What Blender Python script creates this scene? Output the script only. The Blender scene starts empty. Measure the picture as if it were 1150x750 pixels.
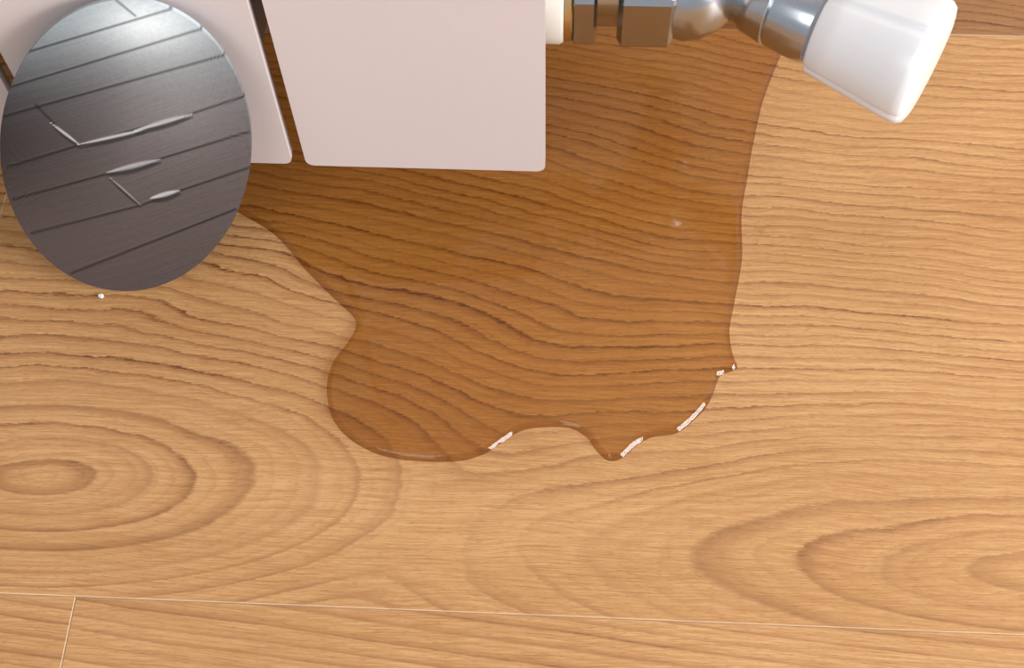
import bpy, bmesh, math, random
import numpy as np
from mathutils import Vector, Matrix
random.seed(4)
scene=bpy.context.scene
scene.view_settings.view_transform='Standard'
scene.view_settings.look='None'

def lin(r,g,b):
    def c(u):
        u/=255.0
        return u/12.92 if u<=.04045 else ((u+.055)/1.055)**2.4
    return (c(r),c(g),c(b),1.0)

# ------------------------------------------------------------------ helpers
def link(o):
    scene.collection.objects.link(o); return o
def empty(name,loc=(0,0,0)):
    o=bpy.data.objects.new(name,None); o.location=loc; o.empty_display_size=.02
    return link(o)
def mesh_obj(name,verts,faces,mat=None,smooth=False,parent=None):
    me=bpy.data.meshes.new(name); me.from_pydata(verts,[],faces); me.update()
    if smooth:
        for p in me.polygons: p.use_smooth=True
    o=link(bpy.data.objects.new(name,me))
    if mat: me.materials.append(mat)
    if parent: o.parent=parent
    return o
def bm_obj(name,bm,mat=None,smooth=False,parent=None):
    bmesh.ops.recalc_face_normals(bm,faces=bm.faces)
    me=bpy.data.meshes.new(name); bm.to_mesh(me); bm.free()
    if smooth:
        for p in me.polygons: p.use_smooth=True
    o=link(bpy.data.objects.new(name,me))
    if mat: me.materials.append(mat)
    if parent: o.parent=parent
    return o
def box(bm,x0,x1,y0,y1,z0,z1):
    vs=[bm.verts.new(p) for p in [(x0,y0,z0),(x1,y0,z0),(x1,y1,z0),(x0,y1,z0),(x0,y0,z1),(x1,y0,z1),(x1,y1,z1),(x0,y1,z1)]]
    for f in [(0,3,2,1),(4,5,6,7),(0,1,5,4),(1,2,6,5),(2,3,7,6),(3,0,4,7)]:
        bm.faces.new([vs[i] for i in f])
    return vs
def box_obj(name,x0,x1,y0,y1,z0,z1,mat,bev=0,parent=None,seg=3):
    bm=bmesh.new(); box(bm,x0,x1,y0,y1,z0,z1)
    if bev: bmesh.ops.bevel(bm,geom=bm.edges[:],offset=bev,segments=seg,affect='EDGES',profile=.5)
    return bm_obj(name,bm,mat,False,parent)
def lathe(name,profile,origin,axis,mat,seg=64,parent=None,rmod=None,smooth=True,sharp=35):
    """profile: list of (distance along axis, radius)"""
    ax=Vector(axis).normalized()
    up=Vector((0,0,1)); s=up.cross(ax)
    s.normalize(); t=ax.cross(s)
    V=[];F=[]
    for i,(d,r) in enumerate(profile):
        for j in range(seg):
            a=2*math.pi*j/seg
            rr=r*(rmod(a,d) if rmod else 1)
            V.append(Vector(origin)+ax*d+s*(rr*math.cos(a))+t*(rr*math.sin(a)))
    n=len(profile)
    for i in range(n-1):
        for j in range(seg):
            k=(j+1)%seg
            F.append((i*seg+j,i*seg+k,(i+1)*seg+k,(i+1)*seg+j))
    F.append(tuple(range(seg))[::-1]); F.append(tuple((n-1)*seg+j for j in range(seg)))
    o=mesh_obj(name,V,F,mat,smooth,parent)
    bm=bmesh.new(); bm.from_mesh(o.data)
    bmesh.ops.recalc_face_normals(bm,faces=bm.faces)
    for e in bm.edges:
        if len(e.link_faces)==2 and e.calc_face_angle(0)>math.radians(sharp): e.smooth=False
    bm.to_mesh(o.data); bm.free()
    return o

class NT:
    def __init__(s,name):
        s.m=bpy.data.materials.new(name); s.m.use_nodes=True
        s.t=s.m.node_tree; s.t.nodes.clear()
        s.out=s.t.nodes.new('ShaderNodeOutputMaterial')
    def n(s,typ,**kw):
        nd=s.t.nodes.new(typ)
        for k,v in kw.items(): setattr(nd,k,v)
        return nd
    def put(s,sock,v):
        if isinstance(v,bpy.types.NodeSocket): s.t.links.new(v,sock)
        else: sock.default_value=v
    def M(s,op,a,b=0.0,c=0.0,clamp=False):
        nd=s.n('ShaderNodeMath',operation=op); nd.use_clamp=clamp
        s.put(nd.inputs[0],a); s.put(nd.inputs[1],b); s.put(nd.inputs[2],c)
        return nd.outputs[0]
    def comb(s,x,y,z=0.0):
        nd=s.n('ShaderNodeCombineXYZ')
        s.put(nd.inputs[0],x); s.put(nd.inputs[1],y); s.put(nd.inputs[2],z)
        return nd.outputs[0]
    def noise(s,vec,scale=1.0,detail=2.0,rough=.5,dist=0.0):
        nd=s.n('ShaderNodeTexNoise'); s.put(nd.inputs['Vector'],vec)
        nd.inputs['Scale'].default_value=scale; nd.inputs['Detail'].default_value=detail
        nd.inputs['Roughness'].default_value=rough; nd.inputs['Distortion'].default_value=dist
        return nd.outputs[0]
    def mr(s,v,a,b,c=0.0,d=1.0,smooth=False):
        nd=s.n('ShaderNodeMapRange'); nd.interpolation_type='SMOOTHSTEP' if smooth else 'LINEAR'
        s.put(nd.inputs[0],v); s.put(nd.inputs[1],a); s.put(nd.inputs[2],b); s.put(nd.inputs[3],c); s.put(nd.inputs[4],d)
        return nd.outputs[0]
    def mix(s,f,a,b,blend='MIX'):
        nd=s.n('ShaderNodeMix',data_type='RGBA',blend_type=blend)
        s.put(nd.inputs[0],f); s.put(nd.inputs[6],a); s.put(nd.inputs[7],b)
        return nd.outputs[2]
    def princ(s,**kw):
        nd=s.n('ShaderNodeBsdfPrincipled')
        for k,v in kw.items(): s.put(nd.inputs[k.replace('_',' ')],v)
        s.t.links.new(nd.outputs[0],s.out.inputs[0])
        return nd
def simple(name,col,rough=.4,metal=0.0,var=.03,scale=60,bump=0.0):
    t=NT(name)
    tc=t.n('ShaderNodeTexCoord')
    nz=t.noise(tc.outputs['Object'],scale,3)
    c=t.mix(nz,tuple(v*(1-var) for v in col[:3])+(1,),tuple(min(1,v*(1+var)) for v in col[:3])+(1,))
    p=t.princ(Base_Color=c,Roughness=rough,Metallic=metal)
    if bump:
        b=t.n('ShaderNodeBump'); b.inputs['Strength'].default_value=bump; b.inputs['Distance'].default_value=.0005
        nz2=t.noise(tc.outputs['Object'],scale*12,2)
        t.put(b.inputs['Height'],nz2); t.put(p.inputs['Normal'],b.outputs[0])
    return t.m

# ------------------------------------------------------------------ wood
def wood_material():
    t=NT('oak_laminate')
    geo=t.n('ShaderNodeNewGeometry')
    sep=t.n('ShaderNodeSeparateXYZ'); t.put(sep.inputs[0],geo.outputs['Position'])
    pid=t.n('ShaderNodeAttribute',attribute_name='plank_id').outputs['Fac']
    M=t.M
    X0=M('MULTIPLY',sep.outputs[0],1000.0); Y0=M('MULTIPLY',sep.outputs[1],1000.0)
    X=M('ADD',X0,M('MULTIPLY',pid,713.0))
    Y=M('ADD',Y0,M('MULTIPLY',pid,391.0))
    def wav(sx,sy,z,amp,det=2):
        return M('MULTIPLY',M('SUBTRACT',t.noise(t.comb(M('MULTIPLY',X,sx),M('MULTIPLY',Y,sy),z),1,det),.5),amp)
    w1=wav(.009,.018,1.0,11.0)
    w2=wav(.030,.07,3.0,2.8)
    w3=wav(.13,.45,7.0,1.1)
    w4=wav(.40,2.6,8.0,1.5,3)
    W=M('ADD',M('ADD',w1,w2),M('ADD',w3,w4))
    def ell(cx,cy,s):
        a=M('DIVIDE',M('SUBTRACT',X,cx),s); b=M('SUBTRACT',M('ADD',Y,M('MULTIPLY',W,.5)),cy)
        return M('SQRT',M('ADD',M('MULTIPLY',a,a),M('MULTIPLY',b,b)))
    r1=ell(-166.0,153.0,2.9); r2=ell(152.0,134.0,4.6)
    phi=M('SMOOTH_MIN',r1,r2,10.0)
    phi=M('ADD',phi,M('MULTIPLY',W,.75))
    phi=M('ADD',phi,M('MULTIPLY',M('MULTIPLY',X,t.mr(Y,170.0,260.0,0.0,.10,True)),1.0))
    ringw=M('MULTIPLY',M('SUBTRACT',t.noise(t.comb(M('MULTIPLY',phi,.06),11.0,pid),1,2),.5),11.0)
    ph=M('ADD',M('DIVIDE',M('ADD',phi,ringw),6.2),M('MULTIPLY',M('MAXIMUM',M('SUBTRACT',phi,34.0),0.0),1/4.2-1/6.2))
    tt=M('FRACT',ph); idx=M('FLOOR',ph)
    wn=t.n('ShaderNodeTexWhiteNoise',noise_dimensions='1D'); t.put(wn.inputs['W'],idx)
    rs=t.mr(wn.outputs['Value'],0.0,1.0,.40,1.0)
    ramp=M('MULTIPLY',M('POWER',tt,6.0),t.mr(tt,.90,1.0,1.0,0.0,True))
    soft=M('MULTIPLY',M('POWER',tt,1.8),t.mr(tt,.82,1.0,1.0,0.0,True))
    patch=t.mr(t.noise(t.comb(M('MULTIPLY',X,.014),M('MULTIPLY',Y,.06),21.0),1,3),.3,.7,.45,1.10)
    patch=M('MULTIPLY',patch,t.mr(X,45.0,90.0,1.0,.72,True))
    upper=t.mr(Y0,150.0,215.0,.60,1.0,True)
    gx=M('DIVIDE',M('ADD',X,25.0),52.0); gy=M('DIVIDE',M('SUBTRACT',Y,138.0),24.0)
    calm=M('SUBTRACT',1.0,M('MULTIPLY',M('EXPONENT',M('MULTIPLY',M('ADD',M('MULTIPLY',gx,gx),M('MULTIPLY',gy,gy)),-1.0)),.80))
    Yw=M('ADD',M('ADD',Y,w1),w2)
    fib=t.noise(t.comb(M('MULTIPLY',X,.060),M('MULTIPLY',Yw,2.3),5.0),1,4,.72)
    fib2=t.noise(t.comb(M('MULTIPLY',X,.018),M('MULTIPLY',Yw,.60),9.0),1,4,.7)
    fleck=t.mr(t.noise(t.comb(M('MULTIPLY',X,.08),M('MULTIPLY',Yw,2.4),31.0),1,2,.6),.54,.66,0.0,1.0,True)
    pore=t.mr(t.noise(t.comb(M('MULTIPLY',X,.33),M('MULTIPLY',Yw,3.6),15.0),1,2,.5),.56,.68,0.0,1.0,True)
    brk=t.mr(fib,.36,.62,.25,1.45)
    line=M('MULTIPLY',M('MULTIPLY',M('MULTIPLY',M('MULTIPLY',M('MULTIPLY',ramp,rs),patch),upper),calm),brk)
    softl=M('MULTIPLY',M('MULTIPLY',M('MULTIPLY',soft,rs),patch),calm)
    t2=M('FRACT',M('MULTIPLY',ph,2.37)); fine=M('MULTIPLY',M('MULTIPLY',M('POWER',t2,3.0),t.mr(t2,.9,1.0,1.0,0.0,True)),M('MULTIPLY',brk,M('MULTIPLY',patch,calm)))
    blot=t.noise(t.comb(M('MULTIPLY',X,.008),M('MULTIPLY',Y,.022),2.0),1,2)
    base=t.mix(t.mr(blot,.3,.7),lin(194,145,90),lin(217,169,115))
    base=t.mix(M('MULTIPLY',t.mr(fib2,.38,.70),.65),base,lin(177,124,72))
    base=t.mix(M('MULTIPLY',t.mr(fib,.45,.75),.60),base,lin(226,186,138))
    base=t.mix(M('MULTIPLY',t.mr(fib,.50,.25),.65),base,lin(157,102,56))
    base=t.mix(M('MULTIPLY',softl,.42),base,lin(176,114,62))
    base=t.mix(M('MULTIPLY',fine,.36),base,lin(143,88,46))
    base=t.mix(M('MULTIPLY',line,2.3,clamp=True),base,lin(112,63,32))
    base=t.mix(M('MULTIPLY',M('MULTIPLY',fleck,t.mr(softl,0.0,.6,.35,1.0)),.5),base,lin(144,91,50))
    base=t.mix(M('MULTIPLY',pore,.35),base,lin(136,85,46))
    base=t.mix(t.mr(pid,.5,1.0,0.0,1.0),base,t.mix(1.0,base,(.62,.56,.50,1),'MULTIPLY'))
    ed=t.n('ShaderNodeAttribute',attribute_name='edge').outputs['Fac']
    base=t.mix(M('MULTIPLY',ed,.45),base,lin(232,206,176))  # bevel highlight along the seams painted in as a paler colour
    p=t.princ(Base_Color=base,Roughness=t.mr(fib,.3,.7,.38,.5))
    b=t.n('ShaderNodeBump'); b.inputs['Strength'].default_value=.12; b.inputs['Distance'].default_value=.0004
    t.put(b.inputs['Height'],fib); t.put(p.inputs['Normal'],b.outputs[0])
    return t.m
WOOD=wood_material()

def build_floor():
    V=[];F=[];PID=[];EDG=[]
    y=.115-.226*6
    k=-6
    while y<.9:
        y0,y1=y,y+.226
        xs=[-2.2]
        off={-1:-.1455,0:1.0,1:-.62}.get(k, random.uniform(-1,1))
        xs+= [off-1.2,off] if off-1.2>-2.15 else [off]
        xs+=[off+1.2] if off+1.2<2.2 else []
        xs=[a for a in xs if a<2.2]+[2.2]
        for i in range(len(xs)-1):
            pid=0.0 if (k==0) else (k*1.0+i*.37 if k>0 else k*1.0-1+i*.37)
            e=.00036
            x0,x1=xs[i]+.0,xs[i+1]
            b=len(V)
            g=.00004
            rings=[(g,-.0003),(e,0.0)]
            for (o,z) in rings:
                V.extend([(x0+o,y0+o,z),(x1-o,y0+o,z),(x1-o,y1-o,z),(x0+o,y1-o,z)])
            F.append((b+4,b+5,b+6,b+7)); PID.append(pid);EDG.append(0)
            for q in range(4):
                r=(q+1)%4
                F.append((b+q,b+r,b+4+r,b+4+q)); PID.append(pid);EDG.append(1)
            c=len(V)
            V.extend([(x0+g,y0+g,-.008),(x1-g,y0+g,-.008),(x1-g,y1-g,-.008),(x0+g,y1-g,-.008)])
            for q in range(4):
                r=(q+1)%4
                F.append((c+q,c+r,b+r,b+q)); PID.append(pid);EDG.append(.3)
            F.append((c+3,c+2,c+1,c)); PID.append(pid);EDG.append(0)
        y+=.226; k+=1
    o=mesh_obj('floor',V,F,WOOD)
    a=o.data.attributes.new('plank_id','FLOAT','FACE'); a.data.foreach_set('value',PID)
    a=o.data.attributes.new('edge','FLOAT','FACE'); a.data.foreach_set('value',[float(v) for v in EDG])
    return o
build_floor()

WALL=simple('wall_paint',lin(226,220,212),.8,0,.03,8,.2)
TRIM=simple('trim_paint',lin(232,228,222),.5)
box_obj('wall_back',-2.2,2.2,.386,.46,-.008,1.6,WALL)
box_obj('baseboard_back',-2.2,2.2,.3725,.3859,.0002,.07,TRIM,.002)

# ------------------------------------------------------------------ radiator
ENAMEL=simple('radiator_enamel',lin(205,196,197),.38,0,.02,25)
rad=empty('radiator',(0,.297,.0))
inv=Matrix.Translation((0,-.297,0))
def rp(o): o.parent=rad; o.matrix_parent_inverse=inv; return o
def fin_plate(name,xc,w0,w1,y0,y1,z0,z1,r):
    pts=[]
    def arc(cx,cz,a0,a1,rr,n=8):
        for i in range(n+1):
            a=math.radians(a0+(a1-a0)*i/n); pts.append((cx+rr*math.cos(a),cz+rr*math.sin(a)))
    arc(xc+w1/2-r,z1-r,0,90,r); arc(xc-w1/2+r,z1-r,90,180,r)
    arc(xc-w0/2+r,z0+r,180,270,r); arc(xc+w0/2-r,z0+r,270,360,r)
    bm=bmesh.new()
    a=[bm.verts.new((x,y0,z)) for x,z in pts]; b=[bm.verts.new((x,y1,z)) for x,z in pts]
    bm.faces.new(a); bm.faces.new(b[::-1])
    n=len(pts)
    for i in range(n):
        bm.faces.new((a[i],b[i],b[(i+1)%n],a[(i+1)%n]))
    es=[e for e in bm.edges if (e.verts[0].co.y==e.verts[1].co.y==y0)]
    bmesh.ops.bevel(bm,geom=es,offset=.0012,segments=4,affect='EDGES',profile=.5)
    o=bm_obj(name,bm,ENAMEL,False)
    for p in o.data.polygons: p.use_smooth = abs(p.normal.y)<.999
    return rp(o)
pitch=.0812
ZT=.56
for i in range(-4,1):
    xc=-.0482+pitch*i
    fin_plate('front_plate_%d'%(i+5),xc,.0768,.0782,.249,.2525,.0358 if i==0 else .0364,ZT,.0028)
    fin_plate('rear_plate_%d'%(i+5),xc,.070,.070,.338,.341,.05,ZT-.02,.004)
    rp(box_obj('column_%d'%(i+5),xc-.012,xc+.012,.280,.318,.050,ZT-.02,ENAMEL,.006))
    rp(box_obj('web_front_%d'%(i+5),xc-.0015,xc+.0015,.252,.282,.052,ZT-.02,ENAMEL,.0005))
    rp(box_obj('web_rear_%d'%(i+5),xc-.0015,xc+.0015,.316,.339,.055,ZT-.03,ENAMEL,.0005))
    rp(box_obj('side_fin_%d'%(i+5),xc-.034,xc-.031,.262,.330,.075,ZT-.05,ENAMEL,.0008))
    rp(box_obj('side_fin_right_%d'%(i+5),xc+.031,xc+.034,.262,.330,.075,ZT-.05,ENAMEL,.0008))
for nm,z in (('lower_collector',.068),('upper_collector',ZT-.045)):
    rp(lathe(nm,[(0,.0165),(.004,.0185),(.392,.0185),(.396,.0165)],(-.406,.300,z),(1,0,0),ENAMEL,48))
for n,x in enumerate((-.33,-.09)):
    rp(box_obj('wall_bracket_%d'%(n+1),x-.012,x+.012,.318,.3862,ZT-.085,ZT-.064,ENAMEL,.002))
    rp(box_obj('wall_bracket_low_%d'%(n+1),x-.008,x+.008,.339,.3862,.12,.14,ENAMEL,.002))

# ------------------------------------------------------------------ valve
CHROME=simple('chrome',lin(186,192,200),.21,1.0,.02,40)
BRASS=simple('brass_ring',lin(226,200,150),.3,1.0,.03,60)
PLUG=simple('ivory_bushing',lin(222,219,212),.3,0,.02,60)
KNOB=simple('white_plastic',lin(232,235,240),.22,0,.01,60)
valve=empty('radiator_valve',(.028,.303,.066))
vinv=Matrix.Translation((-.028,-.303,-.066))
def vp(o): o.parent=valve; o.matrix_parent_inverse=vinv; return o
vo=(-.0125,.300,.067)
hexr=lambda a,d:1/math.cos(((a+math.pi/6)%(math.pi/3))-math.pi/6)*.93
vp(lathe('bushing',[(0,.0175),(.0005,.0192),(.0060,.0192),(.0072,.0185)],vo,(1,0,0),PLUG,64))
vp(lathe('gasket_ring',[(.0070,.0175),(.0074,.0184),(.0095,.0184),(.010,.0175)],vo,(1,0,0),BRASS,64))
vp(lathe('bushing_hex',[(.0098,.0170),(.0105,.0183),(.0165,.0183),(.0175,.0165)],vo,(1,0,0),CHROME,66,rmod=hexr,sharp=15))
vp(lathe('nipple',[(.017,.0105),(.027,.0105)],vo,(1,0,0),CHROME,48))
vp(lathe('union_nut',[(.0240,.0165),(.0255,.0188),(.0400,.0188),(.0415,.0170)],vo,(1,0,0),CHROME,66,rmod=hexr,sharp=15))
vp(lathe('valve_body',[(.041,.0165),(.045,.0175),(.050,.0170),(.056,.0140),(.0605,.0095),(.0625,.004)],vo,(1,0,0),CHROME,64,sharp=60))
vp(lathe('outlet_pipe',[(0,.0105),(.02,.0105),(.0205,.0135),(.036,.0135),(.0365,.0085),(.083,.0085)],(.036,.303,.067),(0,1,0),CHROME,48))
ka=Vector((.0305,-.0165,0)).normalized()
ko=Vector((.0440,.3030,.067))
vp(lathe('valve_neck',[(0,.0115),(.010,.0112),(.012,.0125),(.015,.0130),(.020,.0138),(.0206,.0132),(.0212,.0138),(.030,.0145),(.0345,.0142),(.037,.012)],ko,ka,CHROME,64))
def flute(a,d):
    v=1.0
    k=(a/(2*math.pi)*4+.30)%1.0
    g=abs(k-.5)
    v-=.05*max(0,1-(g/.06)**2) if g<.06 else 0
    return v
ko2=ko+ka*.0010
vp(lathe('knob_cap',[(.0345,.0125),(.0350,.0154),(.0362,.0166),(.042,.0172),(.050,.0182),(.060,.0194),(.0650,.0199),(.0675,.0197),(.0690,.0185),(.0697,.0162),(.0700,.010)],ko2,ka,KNOB,180,rmod=flute,sharp=50))

# ------------------------------------------------------------------ puddle
def catmull(pts,n=8):
    out=[];N=len(pts)
    for i in range(N):
        p0,p1,p2,p3=[np.array(pts[(i+j-1)%N],float) for j in range(4)]
        for k in range(n):
            s=k/n
            out.append(.5*((2*p1)+(-p0+p2)*s+(2*p0-5*p1+4*p2-p3)*s*s+(-p0+3*p1-3*p2+p3)*s**3))
    return np.array(out)
outline=[(-116,253.2),(-102.4,244.5),(-89.8,230.6),(-79.6,220.5),(-72.6,214.0),(-71.2,209.6),(-73.3,203.8),(-76.9,197.1),(-78.3,188.9),(-76.4,179.4),(-72.8,173.3),(-66.6,168),(-57.7,164.1),(-46.3,162.7),(-34,163.2),(-26.5,165.6),(-21,169.6),(-15.2,174.0),(-7.8,175.8),(.7,175.8),(6.0,172.9),(9.2,168.4),(13.2,165.1),(17.5,166.4),(22.6,171.3),(27.5,174),(34,175.2),(39.5,179.6),(44.2,185.4),(46.6,191),(48.6,196),(54.0,199.2),(52.8,204),(52,213),(54,224),(57,241),(57.5,259),(60,274),(62,286),(66,305),(70,318),(76,335),(79,348),(82,360),(78,368),(40,369),(-60,369),(-150,367),(-166,330),(-160,290),(-140,266)]
DOME=[(0,0)]+[(1-math.cos(math.radians(a)),math.sin(math.radians(a))) for a in (15,25,35,45,55,65,75,83,90)]
# wetting edge: a straight ~42 degree flank, then rolling over to the flat film
FLANK=[(0,0),(.08,.12),(.25,.33),(.42,.53),(.58,.71),(.68,.815),(.78,.90),(.87,.955),(.95,.985),(1.06,1.0)]
def blob(name,pts,h,w,mat,z0=.00005,n=8,prof=DOME,step=.6):
    o=catmull(pts,n)
    d=np.r_[0,np.cumsum(np.linalg.norm(np.diff(np.r_[o,o[:1]],axis=0),axis=1))]
    m=int(d[-1]/step)
    s=np.linspace(0,d[-1],m,endpoint=False); oo=np.r_[o,o[:1]]
    o=np.c_[np.interp(s,d,oo[:,0]),np.interp(s,d,oo[:,1])]
    tn=np.roll(o,-1,0)-np.roll(o,1,0)
    for _ in range(6): tn=(np.roll(tn,1,0)+2*tn+np.roll(tn,-1,0))/4
    tn/=np.linalg.norm(tn,axis=1)[:,None]
    nr=np.c_[-tn[:,1],tn[:,0]]
    area=.5*np.sum(o[:,0]*np.roll(o[:,1],-1)-np.roll(o[:,0],-1)*o[:,1])
    if area<0: nr=-nr
    V=[];F=[];m=len(o)
    for (dd,zz) in prof:
        q=o+nr*dd*w
        for p in q: V.append((p[0]/1000,p[1]/1000,z0+zz*h/1000))
    for i in range(len(prof)-1):
        for j in range(m):
            k=(j+1)%m
            F.append((i*m+j,i*m+k,(i+1)*m+k,(i+1)*m+j))
    F.append(tuple((len(prof)-1)*m+j for j in range(m)))
    ob=mesh_obj(name,V,F,mat,True)
    bm=bmesh.new(); bm.from_mesh(ob.data); bmesh.ops.recalc_face_normals(bm,faces=bm.faces)
    bm.faces.ensure_lookup_table()
    big=max(bm.faces,key=lambda f:f.calc_area())
    if big.normal.z<0: bmesh.ops.reverse_faces(bm,faces=bm.faces[:])
    bm.to_mesh(ob.data); bm.free()
    return ob
def water(name,tint,edge_shade_tint,f0=.025):
    t=NT(name)
    geo=t.n('ShaderNodeNewGeometry')
    sp=t.n('ShaderNodeSeparateXYZ'); t.put(sp.inputs[0],geo.outputs['Normal'])
    tilt=t.mr(t.M('ABSOLUTE',sp.outputs[2]),.72,.98,1.0,0.0)
    tr=t.n('ShaderNodeBsdfTransparent'); t.put(tr.inputs[0],t.mix(tilt,tint,edge_shade_tint))  # darker tint on the sloped rim: refraction shadow put into the colour
    gl=t.n('ShaderNodeBsdfGlossy'); gl.inputs['Roughness'].default_value=.07; gl.inputs['Color'].default_value=(1,1,1,1)
    nz=t.noise(geo.outputs['Position'],140,2)
    b=t.n('ShaderNodeBump'); b.inputs['Strength'].default_value=.20; b.inputs['Distance'].default_value=.0006
    t.put(b.inputs['Height'],nz); t.put(gl.inputs['Normal'],b.outputs[0])
    # Schlick reflectance of a thin film (same from both sides: no refraction, no total internal reflection)
    dt=t.n('ShaderNodeVectorMath',operation='DOT_PRODUCT')
    t.put(dt.inputs[0],geo.outputs['Normal']); t.put(dt.inputs[1],geo.outputs['Incoming'])
    c=t.M('SUBTRACT',1.0,t.M('ABSOLUTE',dt.outputs['Value']),clamp=True)
    fr=t.M('ADD',f0,t.M('MULTIPLY',t.M('POWER',c,5.0),1-f0),clamp=True)
    mx=t.n('ShaderNodeMixShader')
    t.put(mx.inputs[0],fr); t.put(mx.inputs[1],tr.outputs[0]); t.put(mx.inputs[2],gl.outputs[0])
    t.put(t.out.inputs[0],mx.outputs[0])
    return t.m
WATER=water('water_film',(.82,.70,.49,1),(.72,.58,.38,1))
CLEAR=water('water_drop_clear',(.97,.95,.93,1),(.9,.87,.82,1))
blob('water_puddle',outline,1.65,2.1,WATER,prof=FLANK)
dp=empty('water_droplets',(.06,.255,0))
for (x,y,r) in [(60.5,257.5,.7),(64,252,1.0),(62.5,248,.6),(63.5,256,.5)]:
    pts=[(x+r*math.cos(a),y+r*math.sin(a)*.9) for a in [i*math.pi/4 for i in range(8)]]
    o=blob('drop',pts,r*.55,r*.95,CLEAR,n=4,step=.25)
    o.parent=dp; o.matrix_parent_inverse=Matrix.Translation((-.06,-.255,0))
# small chip of white paint lying on the floor in front of the radiator
FLAKE=simple('white_paint_flake',lin(240,238,232),.5)
bm=bmesh.new()
fl=[(0,0),(.0011,-.0003),(.0017,.0004),(.0013,.0013),(.0004,.0016),(-.0003,.0009)]
lo=[bm.verts.new((-.1590+x,.2180+y,.00002)) for x,y in fl]; hi=[bm.verts.new((-.1590+x*.9,.2180+y*.9,.0005+.0002*(i%2))) for i,(x,y) in enumerate(fl)]
bm.faces.new(lo[::-1]); bm.faces.new(hi)
for i in range(6): bm.faces.new((lo[i],lo[(i+1)%6],hi[(i+1)%6],hi[i]))
bm_obj('paint_chip',bm,FLAKE)

# ------------------------------------------------------------------ oval picture overlay, built as a print leaning on the radiator
HM=[37.5777,-1.3825,-135.0041,1.6948,63.9927,63.9741,.0067,.1118]
def ovp(u,v,off=0.0):
    w=HM[6]*u+HM[7]*v+1
    x=(HM[0]*u+HM[1]*v+HM[2])/w/1000; z=(HM[3]*u+HM[4]*v+HM[5])/w/1000
    n=Vector((0,-1,.213)).normalized()
    return Vector((x,.2208+.213*z,z+.0001))-n*off
def segd(px,py,a,b):
    ax,ay=a;bx,by=b
    t=((px-ax)*(bx-ax)+(py-ay)*(by-ay))/((bx-ax)**2+(by-ay)**2)
    tc=np.clip(t,0,1)
    qx=ax+(bx-ax)*tc; qy=ay+(by-ay)*tc
    sg=np.sign((bx-ax)*(py-ay)-(by-ay)*(px-ax))
    return np.hypot(px-qx,py-qy),tc,sg
def paint(px,py):
    ys=[0,30,70,110,160,220,280,327]
    r=np.interp(py,ys,[150,148,124,106,97,91,87,83])
    g=np.interp(py,ys,[162,160,129,105,92,83,77,73])
    b=np.interp(py,ys,[170,167,134,108,93,82,76,72])
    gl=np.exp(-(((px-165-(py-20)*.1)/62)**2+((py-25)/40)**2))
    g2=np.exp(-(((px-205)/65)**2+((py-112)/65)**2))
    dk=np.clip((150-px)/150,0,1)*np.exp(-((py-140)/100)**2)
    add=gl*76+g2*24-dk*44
    s=px*.33+py
    gx=px-.33*py
    n=np.zeros_like(px)
    rs=np.random.RandomState(3)
    for k in range(14):
        f1=rs.uniform(.5,2.6); n+=np.sin(s*f1+rs.uniform(0,6)+np.sin(gx*rs.uniform(.02,.09)+rs.uniform(0,6))*2)*.7
    add=add+n
    col=np.stack([r+add,g+add,b+add],-1)
    seams=[[(20,62),(200,8)],[(5,100),(235,30)],[(0,132),(252,62)],[(8,188),(90,163),(150,146),(215,128),(275,108)],
           [(15,224),(130,193),(175,180),(280,148)],[(35,262),(158,231),(200,215),(281,188)],[(80,307),(265,235)]]
    for sm in seams:
        k=0;h=0
        for a,bb in zip(sm[:-1],sm[1:]):
            d,tc,sg=segd(px,py,a,bb)
            k=np.maximum(k,np.exp(-(d/1.2)**2))
            h=np.maximum(h,np.exp(-((d-2.2)/1.2)**2)*(sg<0))
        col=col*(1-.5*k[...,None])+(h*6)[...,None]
    def bright(a,bb,wd,bulge=True):
        d,tc,sg=segd(px,py,a,bb)
        ww=wd*np.sin(np.pi*np.clip(tc*.9+.05,0,1)) if bulge else wd
        return (np.exp(-(d/np.maximum(ww,.3))**4))[...,None]
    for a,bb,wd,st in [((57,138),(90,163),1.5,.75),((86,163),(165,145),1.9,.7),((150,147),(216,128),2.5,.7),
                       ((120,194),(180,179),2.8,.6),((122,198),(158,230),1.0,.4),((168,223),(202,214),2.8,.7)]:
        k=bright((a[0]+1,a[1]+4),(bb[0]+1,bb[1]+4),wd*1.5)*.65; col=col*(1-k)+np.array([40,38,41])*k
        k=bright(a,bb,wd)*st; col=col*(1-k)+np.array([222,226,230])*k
    for a,bb in [((130,0),(152,18)),((40,118),(62,140))]:
        d,tc,sg=segd(px,py,a,bb); col=col*(1-.4*np.exp(-(d/1.2)**2))[...,None]
    return np.clip(col,8,250)
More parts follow.
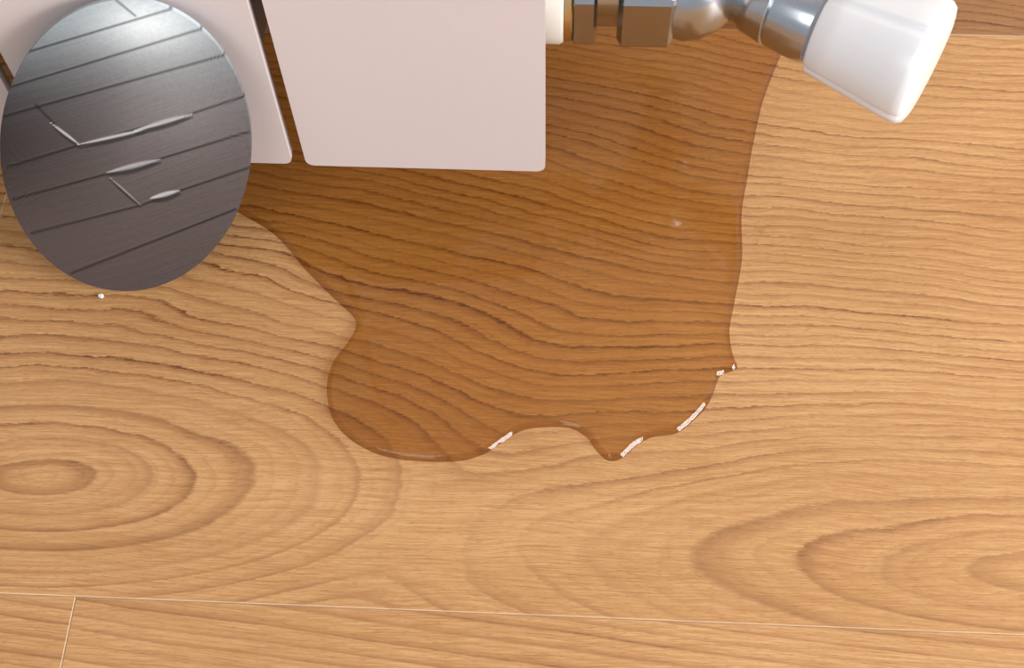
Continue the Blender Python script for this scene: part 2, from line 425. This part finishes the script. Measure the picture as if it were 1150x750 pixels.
def build_oval():
    NR,NA=130,420
    rr=np.linspace(0,1,NR+1)[1:]; aa=np.linspace(0,2*np.pi,NA,endpoint=False)
    U=np.outer(rr,np.cos(aa)); Vv=np.outer(rr,np.sin(aa))
    verts=[ovp(0,0)]
    for i in range(NR):
        for j in range(NA): verts.append(ovp(U[i,j],Vv[i,j]))
    uu=np.r_[0,U.ravel()]; vv=np.r_[0,Vv.ravel()]
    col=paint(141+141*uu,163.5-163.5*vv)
    nfront=len(verts)
    F=[]
    for j in range(NA): F.append((0,1+j,1+(j+1)%NA))
    for i in range(NR-1):
        for j in range(NA):
            k=(j+1)%NA; a=1+i*NA; b=a+NA
            F.append((a+j,b+j,b+k,a+k))
    a=1+(NR-1)*NA
    for j in range(NA): verts.append(ovp(U[-1,j],Vv[-1,j],.0014))
    b=nfront
    for j in range(NA):
        k=(j+1)%NA; F.append((a+j,b+j,b+k,a+k))
    F.append(tuple(b+j for j in range(NA))[::-1])
    t=NT('photo_print_dark_laminate')
    at=t.n('ShaderNodeAttribute',attribute_name='print')
    geo=t.n('ShaderNodeNewGeometry')
    nz=t.noise(geo.outputs['Position'],900,2)
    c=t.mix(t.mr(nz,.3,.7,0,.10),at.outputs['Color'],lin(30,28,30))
    t.princ(Base_Color=c,Roughness=.6,**{'Specular_IOR_Level':.1})
    o=mesh_obj('oval_overlay_print',verts,F,t.m)
    u=col/255.0; L=np.where(u<=.04045,u/12.92,((u+.055)/1.055)**2.4)*1.08
    C=np.ones((len(verts),4)); C[:nfront,:3]=np.clip(L,0,1)
    C[nfront:,:3]=C[a:a+NA,:3]
    atr=o.data.attributes.new('print','FLOAT_COLOR','POINT'); atr.data.foreach_set('color',C.ravel())
    return o
build_oval()

# ------------------------------------------------------------------ lights
w=bpy.data.worlds.new('room_ambient'); scene.world=w; w.use_nodes=True
w.node_tree.nodes['Background'].inputs[0].default_value=(.95,.97,1,1)
w.node_tree.nodes['Background'].inputs[1].default_value=.51
def area(name,loc,target,sx,sy,power,col=(1,1,1)):
    L=bpy.data.lights.new(name,'AREA'); L.shape='RECTANGLE'; L.size=sx; L.size_y=sy; L.energy=power; L.color=col
    o=link(bpy.data.objects.new(name,L)); o.location=loc
    o.rotation_euler=(Vector(target)-Vector(loc)).to_track_quat('-Z','Y').to_euler()
    return o
area('window_light_right',(2.0,-.68,.80),(.02,.175,0),1.35,.65,68,(1,.985,.96))
area('fill_light_front',(-.9,-2.0,2.0),(-.1,.15,0),1.6,1.2,22,(1,.98,.95))  # unseen soft fill lamp lighting the floor and plates from the front

# ------------------------------------------------------------------ camera
R=Matrix([[0.99854,-0.03168,0.04384],[0.04875,0.87818,-0.47584],[-0.02342,0.47728,0.87844]])
cam=bpy.data.cameras.new('camera'); co=link(bpy.data.objects.new('camera',cam))
co.matrix_world=Matrix.Translation((0,0,.386))@R.to_4x4()
cam.sensor_width=36; cam.lens=1500/1150*36; cam.clip_start=.01; cam.clip_end=50
scene.camera=co
